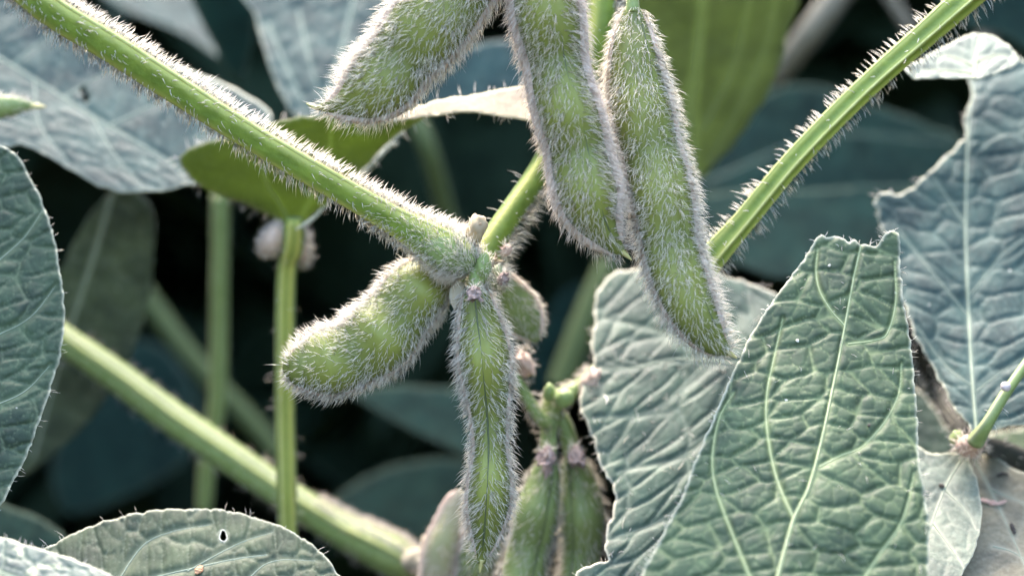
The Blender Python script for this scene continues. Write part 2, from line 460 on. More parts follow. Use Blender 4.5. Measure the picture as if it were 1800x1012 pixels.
def pod(label, ctrl, ratio, lumps, split, mat='pod', per=42, ln=34, rad=.95, hmat='hair', beak=True, calyx=0, group=None,
        edge_sutures=(), n=120, hair_along=1.15, cat='pod', seed=1, beak_dir=(0, 0), fat=.9, thin=.3, seam=6.0, seam_hair=2.2):
    ctrl = [(a, b, c, h * fat) for a, b, c, h in ctrl]
    ln = ln * .85
    t = Tube(ctrl, n=n, seg=56, ratio=ratio, lumps=lumps, groove=split, bumpy=.05, seed=seed)
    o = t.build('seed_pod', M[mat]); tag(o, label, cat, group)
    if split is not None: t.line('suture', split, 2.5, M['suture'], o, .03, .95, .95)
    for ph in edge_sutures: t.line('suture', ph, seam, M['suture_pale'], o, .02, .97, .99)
    t.hairs(o, per, ln, rad, M[hmat], split=split, along=hair_along, out=.42, thin=thin)
    for ph in edge_sutures:                       # bristles stand thickest along the seams
        t.hairs(o, per * seam_hair, ln * .8, rad * 1.1, M[hmat], phis=(ph - .5, ph + .5), along=.7, out=.9, patch=0)
    if beak:
        e = np.asarray(ctrl, float); d = e[-1] - e[-2]; d = d / max(np.hypot(d[0], d[1]), 1e-6)
        p0 = e[-1]; q = np.array([[p0[0] - d[0] * 8, p0[1] - d[1] * 8, p0[2], max(p0[3], 4)], [p0[0] + d[0] * 3, p0[1] + d[1] * 3, p0[2], 4.5],
                                  [p0[0] + d[0] * 11 + beak_dir[0] * .5, p0[1] + d[1] * 11 + beak_dir[1] * .5, p0[2], 2.8],
                                  [p0[0] + d[0] * 17 + beak_dir[0], p0[1] + d[1] * 17 + beak_dir[1], p0[2], .8]])
        Tube(q, n=12, seg=8).build('beak', M['beak'], o)
    if calyx:
        petals('sepal', t.C[0], t.T[2], M['calyx'], o, 5, calyx, calyx * .28, t.u[0], .35, seed)
        Tube([[*(np.asarray(ctrl[0][:2], float) - 2 * (np.asarray(ctrl[1][:2], float) - np.asarray(ctrl[0][:2], float)) / max(1, np.hypot(*(np.asarray(ctrl[1][:2], float) - np.asarray(ctrl[0][:2], float)))) * 14), ctrl[0][2], 9],
              [ctrl[0][0], ctrl[0][1], ctrl[0][2], 12], [ctrl[1][0] * .3 + ctrl[0][0] * .7, ctrl[1][1] * .3 + ctrl[0][1] * .7, ctrl[0][2], 12]], n=10, seg=12).build('pedicel', M['stem_pale'], o)
    return o, t

def stalk(name, label, cat, ctrl, mat, ridges=(), per=None, ln=22, rad=.9, hmat='hair', group=None, n=90, ridge_lines=(), along=.5, bumpy=.05,
          ratio=1.0, hair_sides=None, seed=3, seg=40, lip=1.0, rwid=3.0):
    t = Tube(ctrl, n=n, seg=seg, ratio=ratio, ridges=ridges, bumpy=bumpy, seed=seed)
    o = t.build(name, M[mat]); tag(o, label, cat, group)
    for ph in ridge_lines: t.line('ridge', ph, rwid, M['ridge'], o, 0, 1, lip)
    if per: t.hairs(o, per, ln, rad, M[hmat], along=along, out=1.0, patch=.6)
    for (a, b, pr, l2, al) in (hair_sides or []):
        t.hairs(o, pr, l2, rad, M[hmat], along=al, out=1.0, phis=(a, b), patch=.12)
    return o, t

# ---------------------------------------------------------------- leaves
def leaf(label, outline, d0, slope, mat, midrib=None, veins=(), step=5, smooth=True, quilt=None, wav=(0, 120), fold=0, cup=0, holes=(),
         rough_edge=1.2, margin_hair=None, vmat='vein', mid_r=3.4, vein_r=2.2, group=None, seed=1, edge_w=5, thick=2.2, vein_w=4, thirds=.35,
         depth=None, cat='leaf', flip=1, surf_hair=0, name='soybean_leaf', bulge_fine=1.0, vein_a=.75, rim=True):
    """A blade of real thickness: outline in photo pixels on a tilted, folded, quilted surface about d0 metres away."""
    out = np.asarray(outline, float)
    if smooth:
        per = np.linalg.norm(out - np.roll(out, -1, 0), axis=1).sum()
        bd = catmull(out, max(24, int(per / step)), closed=True)
    else:
        bd = densify(out, step)
    tn = np.roll(bd, -1, 0) - np.roll(bd, 1, 0); nn = np.stack([tn[:, 1], -tn[:, 0]], -1); nn /= np.maximum(np.linalg.norm(nn, axis=1, keepdims=True), 1e-9)
    idx = np.arange(len(bd))
    bd = bd + nn * (rough_edge * 2 * (fbm(idx * .37 * step / 5, idx * 0. + seed, seed, 3) - .5))[:, None] * 2
    if inside(np.array([bd[3, 0] + nn[3, 0] * 2.]), np.array([bd[3, 1] + nn[3, 1] * 2.]), bd)[0]: nn = -nn
    cx, cy = out.mean(0)
    u0 = K * d0
    ms = np.asarray(catmull(midrib, 40) if midrib is not None and len(midrib) > 2 else (densify(midrib, 12)[:max(2, int(np.linalg.norm(np.diff(np.asarray(midrib, float), axis=0)) / 12))] if midrib is not None else [[cx, cy - 1], [cx, cy + 1]]), float)
    vs = [catmull(v, 24) if len(v) > 2 else np.linspace(v[0], v[1], 12) for v in veins]
    def base_d(x, y):
        d = d0 + u0 * (slope[0] * (x - cx) + slope[1] * (cy - y))
        if depth is not None: d = d + u0 * depth(x, y)
        if fold and midrib is not None: d = d - u0 * fold * seg_dist(x, y, ms)[0]
        if cup: d = d - u0 * cup * (((x - cx) ** 2 + (y - cy) ** 2) / 200.)
        if wav[0]: d = d + u0 * wav[0] * (fbm(x / wav[1], y / wav[1], seed + 3, 2) - .5) * 2
        return d
    def relief(x, y):
        h = np.zeros(x.shape); vein = np.zeros(x.shape)
        if quilt:
            ang, lx, ly, amp = quilt
            if midrib is not None:                         # cross veins droop away from the midrib on both sides
                k = np.argmin(np.abs(np.subtract.outer(y, ms[:, 1])), axis=-1)
                sd = x - ms[k, 0]
                yy = y - flip * ang * np.abs(sd)
                xx = x + 37 * seed
            else:
                yy = y - ang * x; xx = x + 37. * seed
            yy = yy + 9 * (fbm(x / 60, y / 60, seed + 8, 2) - .5) * 2
            f1, f2 = worley(xx / lx, yy / ly, seed)
            e = np.clip((f2 - f1) / .42, 0, 1); hh = 1 - (1 - e) ** 2.2
            h = h + amp * hh
            g1, g2 = worley(xx / (lx * .36) + 3.3, yy / (ly * .52) + 1.7, seed + 11)
            e2 = np.clip((g2 - g1) / .45, 0, 1)
            h = h + amp * .32 * bulge_fine * (1 - (1 - e2) ** 2)
            h = h + amp * .28 * bulge_fine * (fbm(x / 16, y / 16, seed + 21, 3) - .5)
            h = h + amp * .8 * (fbm(x / 75, y / 75, seed + 22, 2) - .5)
            vein = np.maximum(vein, thirds * np.clip(1 - e / .16, 0, 1))
            vein = np.maximum(vein, thirds * .7 * np.clip(1 - e2 / .14, 0, 1))
        for v in ([ms] if midrib is not None else []) + vs:
            dd, pp = seg_dist(x, y, v)
            wv = vein_w * (1.25 - .7 * pp)
            if quilt: h = h * (1 - .85 * np.exp(-(dd / (wv * 2.2)) ** 2))
            vein = np.maximum(vein, (.75 if v is ms else vein_a) * np.exp(-(dd / wv) ** 2))
        return h, vein
    def surf(x, y, lift=0.0):
        e = .75
        b = P(x, y, base_d(x, y)); bx = P(x + e, y, base_d(x + e, y)); by = P(x, y + e, base_d(x, y + e))
        nr = norm(np.cross(bx - b, by - b)); nr = np.where((nr * (EYE - b)).sum(-1, keepdims=True) < 0, -nr, nr)
        h, ve = relief(x, y)
        return b + nr * ((h + lift) * u0)[..., None], nr, ve
    mn, mx = bd.min(0), bd.max(0)
    gy = np.arange(mn[1], mx[1], step * .87); gx = np.arange(mn[0], mx[0], step)
    X, Y = np.meshgrid(gx, gy); X = X + (np.arange(len(gy)) % 2)[:, None] * step * .5
    X = (X + RNG.uniform(-.18, .18, X.shape) * step).ravel(); Y = (Y + RNG.uniform(-.18, .18, Y.shape) * step).ravel()
    closed = np.vstack([bd, bd[:1]])
    ok = inside(X, Y, bd); X, Y = X[ok], Y[ok]
    ed = seg_dist(X, Y, closed)[0]; ok = ed > step * .55; X, Y = X[ok], Y[ok]
    hl = []
    for (hx, hy, hr) in holes:
        ok = np.hypot(X - hx, Y - hy) > hr + step * .5; X, Y = X[ok], Y[ok]
        an = np.linspace(0, 2 * np.pi, 14, endpoint=False)
        hl.append(np.stack([hx + hr * (.75 + .12 * np.sin(3 * an)) * np.cos(an), hy + hr * np.sin(an) * 1.15], -1))
    pts = np.vstack([bd] + hl + [np.stack([X, Y], -1)])
    nb = len(bd); edges = [(i, (i + 1) % nb) for i in range(nb)]; o = nb
    for h_ in hl:
        m = len(h_); edges += [(o + i, o + (i + 1) % m) for i in range(m)]; o += m
    v2, _, f2, _, _, _ = delaunay_2d_cdt([Vector(p) for p in pts], edges, [], 1, 1e-4)
    v2 = np.array([(v.x, v.y) for v in v2]); F = np.array([f for f in f2 if len(f) == 3], np.int64)
    cen = v2[F].mean(1)
    for h_ in hl:
        F = F[~inside(cen[:, 0], cen[:, 1], h_)]; cen = v2[F].mean(1)
    pos, nr, ve = surf(v2[:, 0], v2[:, 1])
    a, b, c = pos[F[:, 0]], pos[F[:, 1]], pos[F[:, 2]]
    fl = ((np.cross(b - a, c - a)) * (EYE - a)).sum(1) < 0
    F[fl] = F[fl][:, ::-1]
    ed = seg_dist(v2[:, 0], v2[:, 1], closed)[0]
    for (hx, hy, hr) in (holes if rim else []): ed = np.minimum(ed, np.abs(np.hypot(v2[:, 0] - hx, v2[:, 1] - hy) - hr) + 0)
    edge = np.clip(1 - ed / max(edge_w, .01), 0, 1) ** 1.3 if edge_w else np.zeros(len(v2))
    ob = mk(name, pos, [F], M[mat], None, pos[0], {'vein': ve, 'edge': edge})
    so = ob.modifiers.new('thickness', 'SOLIDIFY'); so.thickness = thick * u0; so.offset = -1
    tag(ob, label, cat, group)
    def vtube(nm, line, r0, r1):
        n = max(8, int(np.linalg.norm(np.diff(line, axis=0), axis=1).sum() / 7)); ln = catmull(line, n) if len(line) > 2 else line
        ok = inside(ln[:, 0], ln[:, 1], bd); ln = ln[ok]; n = len(ln)
        if n < 3: return
        p, nrm, _ = surf(ln[:, 0], ln[:, 1]); T = norm(np.gradient(p, axis=0)); S = norm(np.cross(T, nrm))
        r = np.linspace(r0, r1, n) * u0; ph = np.linspace(0, 2 * np.pi, 8, endpoint=False)
        p = p + nrm * (r * .12)[:, None]
        V = p[:, None] + r[:, None, None] * (np.cos(ph)[None, :, None] * nrm[:, None] + np.sin(ph)[None, :, None] * S[:, None])
        i, j = np.meshgrid(np.arange(n - 1), np.arange(8), indexing='ij'); j2 = (j + 1) % 8
        q = np.stack([i * 8 + j, i * 8 + j2, (i + 1) * 8 + j2, (i + 1) * 8 + j], -1).reshape(-1, 4)
        z = np.zeros(n * 8)
        mk(nm, V.reshape(-1, 3), [q], M[vmat], ob, ob.location, {'vein': z, 'edge': z, 'bulge': z})
    if midrib is not None: vtube('midrib', ms, mid_r, mid_r * .45)
    for v in vs: vtube('side_vein', v, vein_r, vein_r * .3)
    if margin_hair:
        spacing, hl_, hr_ = margin_hair
        per = len(bd) * step; n = int(per / spacing)
        k = RNG.integers(0, len(bd), n)
        ok = (bd[k, 0] > -30) & (bd[k, 0] < 1830) & (bd[k, 1] > -30) & (bd[k, 1] < 1042); k = k[ok]
        p, nrm, _ = surf(bd[k, 0], bd[k, 1])
        dir3 = np.stack([nn[k, 0], np.zeros(len(k)), -nn[k, 1]], -1)
        hair_mesh('margin_bristles', ob, M['hair'], p, dir3 + nrm * RNG.uniform(-.2, .5, (len(k), 1)), RNG.normal(size=(len(k), 3)) * .5,
                  hl_ * u0 * RNG.uniform(.5, 1.3, len(k)), hr_ * u0)
    if surf_hair:
        n = int(len(X) * step * step * .87 / surf_hair)
        k = RNG.integers(0, len(X), n); p, nrm, _ = surf(X[k], Y[k])
        hair_mesh('surface_bristles', ob, M['hair'], p, nrm * .5 + RNG.normal(size=(n, 3)) * .35, RNG.normal(size=(n, 3)) * .5 + np.array([0, 0, -.3]),
                  14 * u0 * RNG.uniform(.5, 1.3, n), .55 * u0)
    for h_ in (hl if rim else []):
        p, nrm, _ = surf(h_[:, 0], h_[:, 1]); n = len(h_); ph = np.linspace(0, 2 * np.pi, 6, endpoint=False)
        ctr = p.mean(0); rad = norm(p - ctr)
        V = p[:, None] + (1.0 * u0) * (np.cos(ph)[None, :, None] * nrm[:, None] + np.sin(ph)[None, :, None] * rad[:, None])
        i, j = np.meshgrid(np.arange(n), np.arange(6), indexing='ij'); i2 = (i + 1) % n; j2 = (j + 1) % 6
        q = np.stack([i * 6 + j, i * 6 + j2, i2 * 6 + j2, i2 * 6 + j], -1).reshape(-1, 4)
        mk('hole_rim', V.reshape(-1, 3), [q], M['hole_rim'], ob, ob.location)
    ob_surf[ob.name] = surf
    return ob
ob_surf = {}

def scrap(label, leaf_ob, line, r, mat, cat, name, lift=1.5, flat=.6):
    """A small dry bit lying on a leaf."""
    s = ob_surf[leaf_ob.name]; ln = catmull(line, 14) if len(line) > 2 else np.linspace(line[0], line[1], 8)
    p, nrm, _ = s(ln[:, 0].astype(float), ln[:, 1].astype(float), r * flat + lift * .3)
    n = len(ln); T = norm(np.gradient(p, axis=0)); S = norm(np.cross(T, nrm)); ph = np.linspace(0, 2 * np.pi, 9, endpoint=False)
    u = K * p[:, 1]; t = np.linspace(0, 1, n)
    rr = r * u * (np.clip(np.sin(np.pi * (t * .9 + .05)), 0, 1) ** .5) * (.8 + .5 * RNG.random(n))
    g = 1 + .25 * RNG.normal(size=(n, 9)) * .5
    V = p[:, None] + (rr[:, None] * g)[:, :, None] * (flat * np.cos(ph)[None, :, None] * nrm[:, None] + np.sin(ph)[None, :, None] * S[:, None])
    i, j = np.meshgrid(np.arange(n - 1), np.arange(9), indexing='ij'); j2 = (j + 1) % 9
    q = np.stack([i * 9 + j, i * 9 + j2, (i + 1) * 9 + j2, (i + 1) * 9 + j], -1).reshape(-1, 4)
    V = np.vstack([V.reshape(-1, 3), p[:1], p[-1:]]); m = n * 9; jj = np.arange(9); j2 = (jj + 1) % 9
    t1 = np.stack([np.full(9, m), j2, jj], -1); t2 = np.stack([np.full(9, m + 1), (n - 1) * 9 + jj, (n - 1) * 9 + j2], -1)
    return tag(mk(name, V, [q, np.vstack([t1, t2])], M[mat], None, p[0], smooth=False), label, cat)

def lump(name, px, py, d, rx, ry, mat, parent=None, seed=0, amp=.35, rot=0, freq=1.6, nu=26, nv=16):
    """A crumpled knobby body."""
    th = np.linspace(0, np.pi, nv); ph = np.linspace(0, 2 * np.pi, nu, endpoint=False)
    T, F_ = np.meshgrid(th, ph, indexing='ij')
    x, y, z = np.sin(T) * np.cos(F_), np.sin(T) * np.sin(F_), np.cos(T)
    g = 1 + amp * 2 * (fbm(x * freq + 3 + z, y * freq + 5 - z * .7, seed, 4) - .5) - amp * .6 * np.abs(vnoise(F_ * 0 + x * 3 + 9, z * 3 + 4, seed + 4) - .5)
    u = K * d; X = x * g * rx * u; Y = y * g * rx * u; Z = z * g * ry * u
    c, s = math.cos(rot), math.sin(rot)
    V = np.stack([X * c + Z * s, Y, -X * s + Z * c], -1) + P(px, py, d)
    i, j = np.meshgrid(np.arange(nv - 1), np.arange(nu), indexing='ij'); j2 = (j + 1) % nu
    q = np.stack([i * nu + j, (i + 1) * nu + j, (i + 1) * nu + j2, i * nu + j2], -1).reshape(-1, 4)
    V = V.reshape(-1, 3)
    return mk(name, V, [q], M[mat], parent, parent.location if parent is not None else P(px, py, d), {'edge': np.zeros(len(V)), 'bulge': np.zeros(len(V))})

def fuzz(parent, px, py, d, rx, ry, count, ln, rad, mat='hair', rot=0):
    """Bristles round a knobby body."""
    v = norm(RNG.normal(size=(count, 3))); u = K * d
    c, s = math.cos(rot), math.sin(rot)
    X, Y, Z = v[:, 0] * rx * u, v[:, 1] * rx * u, v[:, 2] * ry * u
    p = np.stack([X * c + Z * s, Y, -X * s + Z * c], -1) + P(px, py, d)
    hair_mesh('bristles', parent, M[mat], p, v, RNG.normal(size=(count, 3)) * .5, ln * u * RNG.uniform(.5, 1.2, count), rad * u)
R = math.radians

# ================================================================ SETTING
g = 60.0
n = 40
xs = np.linspace(-g, g, n + 1); X, Y = np.meshgrid(xs, xs, indexing='ij')
i, j = np.meshgrid(np.arange(n), np.arange(n), indexing='ij')
q = np.stack([i * (n + 1) + j, (i + 1) * (n + 1) + j, (i + 1) * (n + 1) + j + 1, i * (n + 1) + j + 1], -1).reshape(-1, 4)
so = mk('soil', np.stack([X, Y, 0 * X], -1).reshape(-1, 3), [q], M['soil'], None, (0, 0, 0)); so['kind'] = 'structure'

# the crop standing round the little clearing: countless leaves, one mass
def thicket():
    tl = np.array([0, .18, .42, .7, 1.0]); wd = np.array([.05, .34, .42, .28, .0])
    cen, dirs, ups, size = [], [], [], []
    r = np.random.default_rng(11)
    def add(n, bx, by, bz, test):
        p = np.stack([r.uniform(*bx, n), r.uniform(*by, n), r.uniform(*bz, n)], -1)
        p = p[test(p)]; m = len(p)
        az = r.uniform(0, 2 * np.pi, m); el = r.normal(-.25, .45, m)
        d = np.stack([np.cos(az) * np.cos(el), np.sin(az) * np.cos(el), np.sin(el)], -1)
        up = norm(np.array([0, 0, 1.]) + r.normal(size=(m, 3)) * .45)
        cen.append(p); dirs.append(d); ups.append(up); size.append(r.uniform(.05, .10, m))
    def view(p, lim):      # keep the clearing in front of the lens free
        y = np.maximum(p[:, 1], 1e-3)
        return ~((p[:, 1] > -.05) & (p[:, 1] < lim) & (np.abs(p[:, 0]) < .36 * y + .075) & (np.abs(p[:, 2] - CAM_H) < .22 * y + .075))
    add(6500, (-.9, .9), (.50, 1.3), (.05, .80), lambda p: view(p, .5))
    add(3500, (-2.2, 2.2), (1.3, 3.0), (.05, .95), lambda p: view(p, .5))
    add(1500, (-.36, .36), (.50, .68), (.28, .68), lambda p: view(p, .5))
    add(1700, (-.6, .6), (.47, .72), (.60, .84), lambda p: view(p, .5))                      # tops of the row, mostly unseen roof added to shade the gaps
    add(1300, (-.75, -.15), (.12, .55), (.05, .70), lambda p: view(p, .5))  # unseen foliage at both sides, added to darken the flanks
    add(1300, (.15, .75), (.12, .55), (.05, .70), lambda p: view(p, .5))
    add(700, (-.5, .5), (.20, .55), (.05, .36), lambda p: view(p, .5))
    add(1800, (-1.2, 1.2), (-1.1, -.5), (.05, .52), lambda p: p[:, 1] < 0)                  # the next row, unseen behind the camera, height set to limit front light
    cen, dirs, ups, size = map(np.concatenate, (cen, dirs, ups, size))
    N = len(cen); side = norm(np.cross(dirs, ups)); up = norm(np.cross(side, dirs))
    V = []
    for t, w_ in zip(tl, wd):
        mid = cen + size[:, None] * (dirs * t + np.array([0, 0, -1.]) * .25 * t * t)
        for f in (-1, 0, 1): V.append(mid + side * (f * w_ * size)[:, None] + up * (abs(f) * w_ * .25 * size)[:, None])
    V = np.stack(V, 1).reshape(-1, 3)
    q = np.array([[k * 3 + f, (k + 1) * 3 + f, (k + 1) * 3 + f + 1, k * 3 + f + 1] for k in range(4) for f in range(2)])
    q = (q[None] + (np.arange(N) * 15)[:, None, None]).reshape(-1, 4)
    z = np.zeros(len(V))
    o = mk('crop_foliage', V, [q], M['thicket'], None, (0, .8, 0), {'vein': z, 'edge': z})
    stuff(o); tag(o, 'dark mass of soybean foliage filling the gaps behind everything, plus unseen leaves that shade it', 'foliage')
thicket()

# ================================================================ FAR STEMS AND LEAVES (out of focus)
GL, GS = 'soybean leaves', 'soybean stalks'
def dim(label, ctrl, mat, cat='stem', **kw):
    return stalk('leaf_stalk', label, cat, ctrl, mat, group=GS, n=40, seg=20, **kw)

leaf('dusky blue leaf behind the hairy left stalk at the top edge', [(150, -40), (300, -60), (440, -40), (408, 50), (400, 105), (370, 92), (320, 60), (220, 15)], .36, (0, .9), 'leaf_blue',
     step=9, quilt=(.3, 80, 40, 2), vmat='vein_dull', group=GL, seed=3, edge_w=2)
leaf('dull narrow leaf edge between the two blue leaves at top', [(330, -40), (450, -40), (448, 40), (440, 100), (420, 150), (380, 90)], .33, (.2, -.3), 'leaf_shade', step=9, group=GL, seed=4, edge_w=3)
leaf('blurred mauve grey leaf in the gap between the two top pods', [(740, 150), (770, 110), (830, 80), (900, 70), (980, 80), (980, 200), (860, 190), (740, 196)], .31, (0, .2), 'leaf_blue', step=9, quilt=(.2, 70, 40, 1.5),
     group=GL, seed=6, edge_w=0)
leaf('dark teal leaf with a thin pale rim behind the right stalk', [(1225, 330), (1260, 250), (1330, 170), (1420, 150), (1540, 185), (1640, 225), (1690, 250), (1680, 345), (1500, 350), (1350, 345)], .36, (0, .55), 'leaf_shade',
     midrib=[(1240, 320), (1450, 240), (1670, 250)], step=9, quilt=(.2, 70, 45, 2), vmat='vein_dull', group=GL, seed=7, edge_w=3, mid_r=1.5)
leaf('dark slate leaf below the teal one and above the torn green leaf', [(1225, 345), (1400, 335), (1620, 335), (1600, 430), (1480, 470), (1390, 490), (1300, 465), (1230, 400)], .335, (0, .8), 'leaf_shade', step=9,
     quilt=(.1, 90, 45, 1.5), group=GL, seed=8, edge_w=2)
leaf('broad dim teal leaf low in the centre gap beside the hanging pod', [(620, 690), (690, 678), (770, 682), (830, 690), (840, 800), (790, 785), (720, 755), (660, 720)], .35, (0, .9), 'leaf_shade', step=9,
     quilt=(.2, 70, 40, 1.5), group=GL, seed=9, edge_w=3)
leaf('dark rounded leaf behind the lower left stalk near the bottom', [(580, 890), (640, 840), (720, 812), (810, 808), (850, 850), (840, 960), (760, 960), (690, 940), (620, 920)], .36, (0, .8), 'leaf_shade', step=9,
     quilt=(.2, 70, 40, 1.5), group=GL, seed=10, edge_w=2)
leaf('shadowed grey leaf hanging behind the left quilted leaf', [(110, 470), (150, 390), (200, 335), (245, 340), (270, 375), (272, 430), (262, 530), (235, 610), (205, 670), (150, 745), (90, 800), (30, 830), (40, 700), (80, 560)], .30, (.1, -.1), 'leaf_grey',
     midrib=[(200, 330), (165, 450), (110, 620), (60, 800)], step=8, quilt=(.3, 70, 40, 2), vmat='vein_dull', group=GL, seed=12, edge_w=0)
leaf('dark leaf lying low behind the bottom left leaves', [(-30, 890), (30, 895), (80, 918), (115, 945), (120, 1000), (-30, 1000)], .30, (0, .7), 'leaf_shade', step=8, quilt=(.2, 60, 35, 1.5), group=GL, seed=13, edge_w=3)
leaf('murky leaf deep in shade left of the upright stalk', [(150, 640), (260, 600), (330, 660), (350, 780), (250, 860), (120, 900), (90, 800)], .42, (0, .4), 'leaf_shade', step=10, quilt=(.2, 70, 40, 1), group=GL, seed=14, edge_w=1)
leaf('dim leaf corner under the top right stalks', [(1640, -40), (1830, -40), (1830, 90), (1760, 60), (1690, 40)], .34, (0, .3), 'leaf_shade', step=9, group=GL, seed=15, edge_w=2, quilt=(.2, 70, 40, 1.5))
leaf('shaded leaf behind the slanting dim stem right of the hanging pod', [(930, 690), (960, 560), (1010, 500), (1045, 520), (1040, 640), (1000, 700)], .40, (.2, 0), 'leaf_shade', step=9, group=GL, seed=16, edge_w=0)

dim('blurred tan stalk slanting out of the top edge right of the yellow green leaf', [(1500, -50, .35, 26), (1430, 50, .35, 24), (1360, 140, .36, 22)], 'stem_tan')
dim('faint thin grey stalk in the dark gap left of the right hairy stalk', [(1550, -30, .37, 11), (1580, 20, .37, 11), (1620, 80, .37, 10)], 'stem_tan')
dim('blurred upright stalk at the top edge near the right corner', [(1745, -40, .36, 20), (1738, 30, .36, 18), (1735, 100, .36, 16)], 'stem_tan')
dim('faint green stalk under the cream leaf fold in the dark gap', [(720, 190, .36, 17), (755, 270, .36, 17), (790, 400, .37, 17)], 'stem_dim')
dim('blurred olive upright stalk left of the brighter upright stalk', [(388, 340, .33, 15), (386, 500, .33, 15), (382, 700, .33, 16), (366, 800, .33, 15), (358, 900, .33, 14)], 'stem_pale')
dim('dim olive stalk crossing behind the upright stalks', [(240, 500, .39, 20), (330, 620, .39, 18), (440, 740, .39, 18), (490, 800, .39, 18)], 'stem_dim')
dim('dim slanting stem in the dark gap right of the hanging centre pod', [(1075, 460, .36, 24), (1030, 560, .36, 24), (985, 680, .36, 24)], 'stem_dim')

# ================================================================ LEFT AND TOP LEAVES
l1 = leaf('large pale blue leaf with pinkish lower lobe at upper left', [(-40, -20), (60, -5), (150, 40), (260, 100), (350, 130), (430, 165), (475, 200), (465, 235), (420, 280), (370, 315), (320, 330), (250, 340), (180, 330), (100, 285), (40, 255), (-40, 245)],
     .275, (.05, .72), 'leaf_blue', midrib=[(-40, 80), (60, 140), (180, 215), (300, 285), (330, 318)], veins=[[(20, 115), (90, 60), (140, 40)], [(110, 172), (200, 120), (260, 105)], [(190, 222), (280, 180), (360, 150)], [(60, 142), (70, 220), (120, 285)], [(160, 202), (200, 270), (250, 325)]],
     step=5, quilt=(-.5, 95, 30, 2.3), fold=.12, wav=(8, 120), vmat='vein_dull', mid_r=2.5, vein_r=1.4, group=GL, seed=21, holes=[(145, 158, 7), (151, 172, 8)], edge_w=5, rim=False, vein_a=.35)
leaf('blue grey leaf standing behind the big top left pod', [(432, -40), (448, 30), (465, 90), (490, 160), (520, 205), (560, 215), (620, 190), (680, 120), (720, 40), (720, -40)], .30, (0, .6), 'leaf_blue',
     midrib=[(630, -40), (612, 40), (590, 120), (555, 205)], veins=[[(525, 20), (540, 90), (560, 160)], [(470, 40), (500, 110), (535, 185)]], step=6, quilt=(.5, 60, 30, 3), wav=(6, 110), vmat='vein_dull', mid_r=2, vein_r=1.5, group=GL, seed=22, edge_w=5)
leaf('olive back of a leaf lit through, crossed by the left stalk', [(317, 285), (325, 270), (345, 257), (400, 243), (450, 226), (490, 214), (540, 204), (590, 204), (650, 212), (710, 207), (745, 206), (700, 236), (650, 285), (600, 335), (560, 370), (533, 395), (516, 404), (490, 388), (440, 362), (390, 345), (345, 320)],
     .262, (0, -.75), 'leaf_under', midrib=[(516, 402), (490, 355), (468, 320), (455, 240)], veins=[[(520, 398), (570, 300), (585, 215)]], step=6, quilt=(.3, 46, 26, .8), wav=(8, 100), vmat='vein_under', mid_r=2.4, vein_r=1.4, group=GL, seed=23, edge_w=4,
     margin_hair=(9, 15, .7), thirds=.12)
leaf('grey green curled leaf side with a nibbled edge beside the olive leaf back', [(520, 402), (560, 372), (600, 335), (650, 285), (690, 245), (700, 230), (712, 234), (690, 248), (700, 252), (680, 266), (650, 300), (610, 335), (575, 362), (545, 392)], .266, (.5, .2), 'leaf_grey', step=6,
     group=GL, seed=24, edge_w=5, quilt=(.2, 40, 25, 1))
leaf('cream leaf edge seen nearly edge on, bridging the two top pods', [(590, 210), (650, 212), (705, 200), (760, 180), (830, 168), (890, 157), (940, 150), (1000, 160), (1000, 215), (940, 214), (890, 206), (830, 198), (770, 203), (700, 212), (640, 218)], .245, (0, 1.6), 'leaf_cream', step=5,
     quilt=(.1, 40, 18, 1.4), group=GL, seed=25, edge_w=5, margin_hair=(16, 13, .7), vein_w=2)
leaf('yellow green back of a large leaf hanging behind the right pods', [(1120, -40), (1390, -40), (1384, 60), (1368, 120), (1340, 180), (1300, 240), (1255, 290), (1230, 315), (1205, 300), (1150, 200), (1120, 80)], .30, (.1, -.75), 'leaf_under_pale',
     midrib=[(1222, 310), (1215, 200), (1228, 80), (1240, -40)], veins=[[(1245, 290), (1300, 190), (1345, 90), (1365, 0)], [(1235, 230), (1290, 120), (1320, -10)]], step=7, quilt=(.3, 60, 34, .8), wav=(8, 110), vmat='vein_under', mid_r=3, vein_r=3, group=GL, seed=26, edge_w=4, thirds=.15, vein_w=12, vein_a=.4)
leaf('dark green quilted leaf filling the left edge below the pale blue leaf', [(-40, 240), (0, 255), (30, 275), (55, 315), (78, 365), (96, 425), (108, 490), (113, 540), (110, 600), (100, 650), (80, 710), (60, 765), (38, 820), (15, 865), (-5, 895), (-40, 905)],
     .236, (.25, .35), 'leaf_deep', midrib=[(-40, 300), (-28, 560), (-40, 880)], veins=[[(-28, 480), (40, 420), (75, 370)], [(-28, 600), (50, 560), (100, 500)], [(-30, 720), (40, 690), (90, 640)]], step=3.5, quilt=(-.25, 70, 36, 4.5), wav=(8, 120), vmat='vein_dull', mid_r=2.5, vein_r=1.3, group=GL, seed=27,
     edge_w=5, margin_hair=(26, 9, .5), vein_a=.3)
l12 = leaf('grey green quilted leaf with one round white rimmed hole at the bottom', [(40, 1060), (70, 975), (100, 955), (150, 930), (210, 910), (270, 899), (330, 896), (390, 898), (440, 908), (490, 924), (540, 952), (572, 980), (590, 1005), (605, 1060)],
     .236, (.0, .75), 'leaf_grey', midrib=[(100, 1060), (250, 1020), (400, 985), (470, 975)], veins=[[(200, 1032), (250, 960), (300, 935), (370, 922)], [(330, 1003), (420, 955), (480, 935)], [(400, 1060), (470, 990), (560, 985)]], step=3.5, quilt=(-.2, 38, 70, 4.5), wav=(7, 110), vmat='vein_dull', mid_r=1.8, vein_r=1.3,
     group=GL, seed=28, holes=[(393, 943, 8.5)], edge_w=4, margin_hair=(30, 12, .5), vein_a=.4)
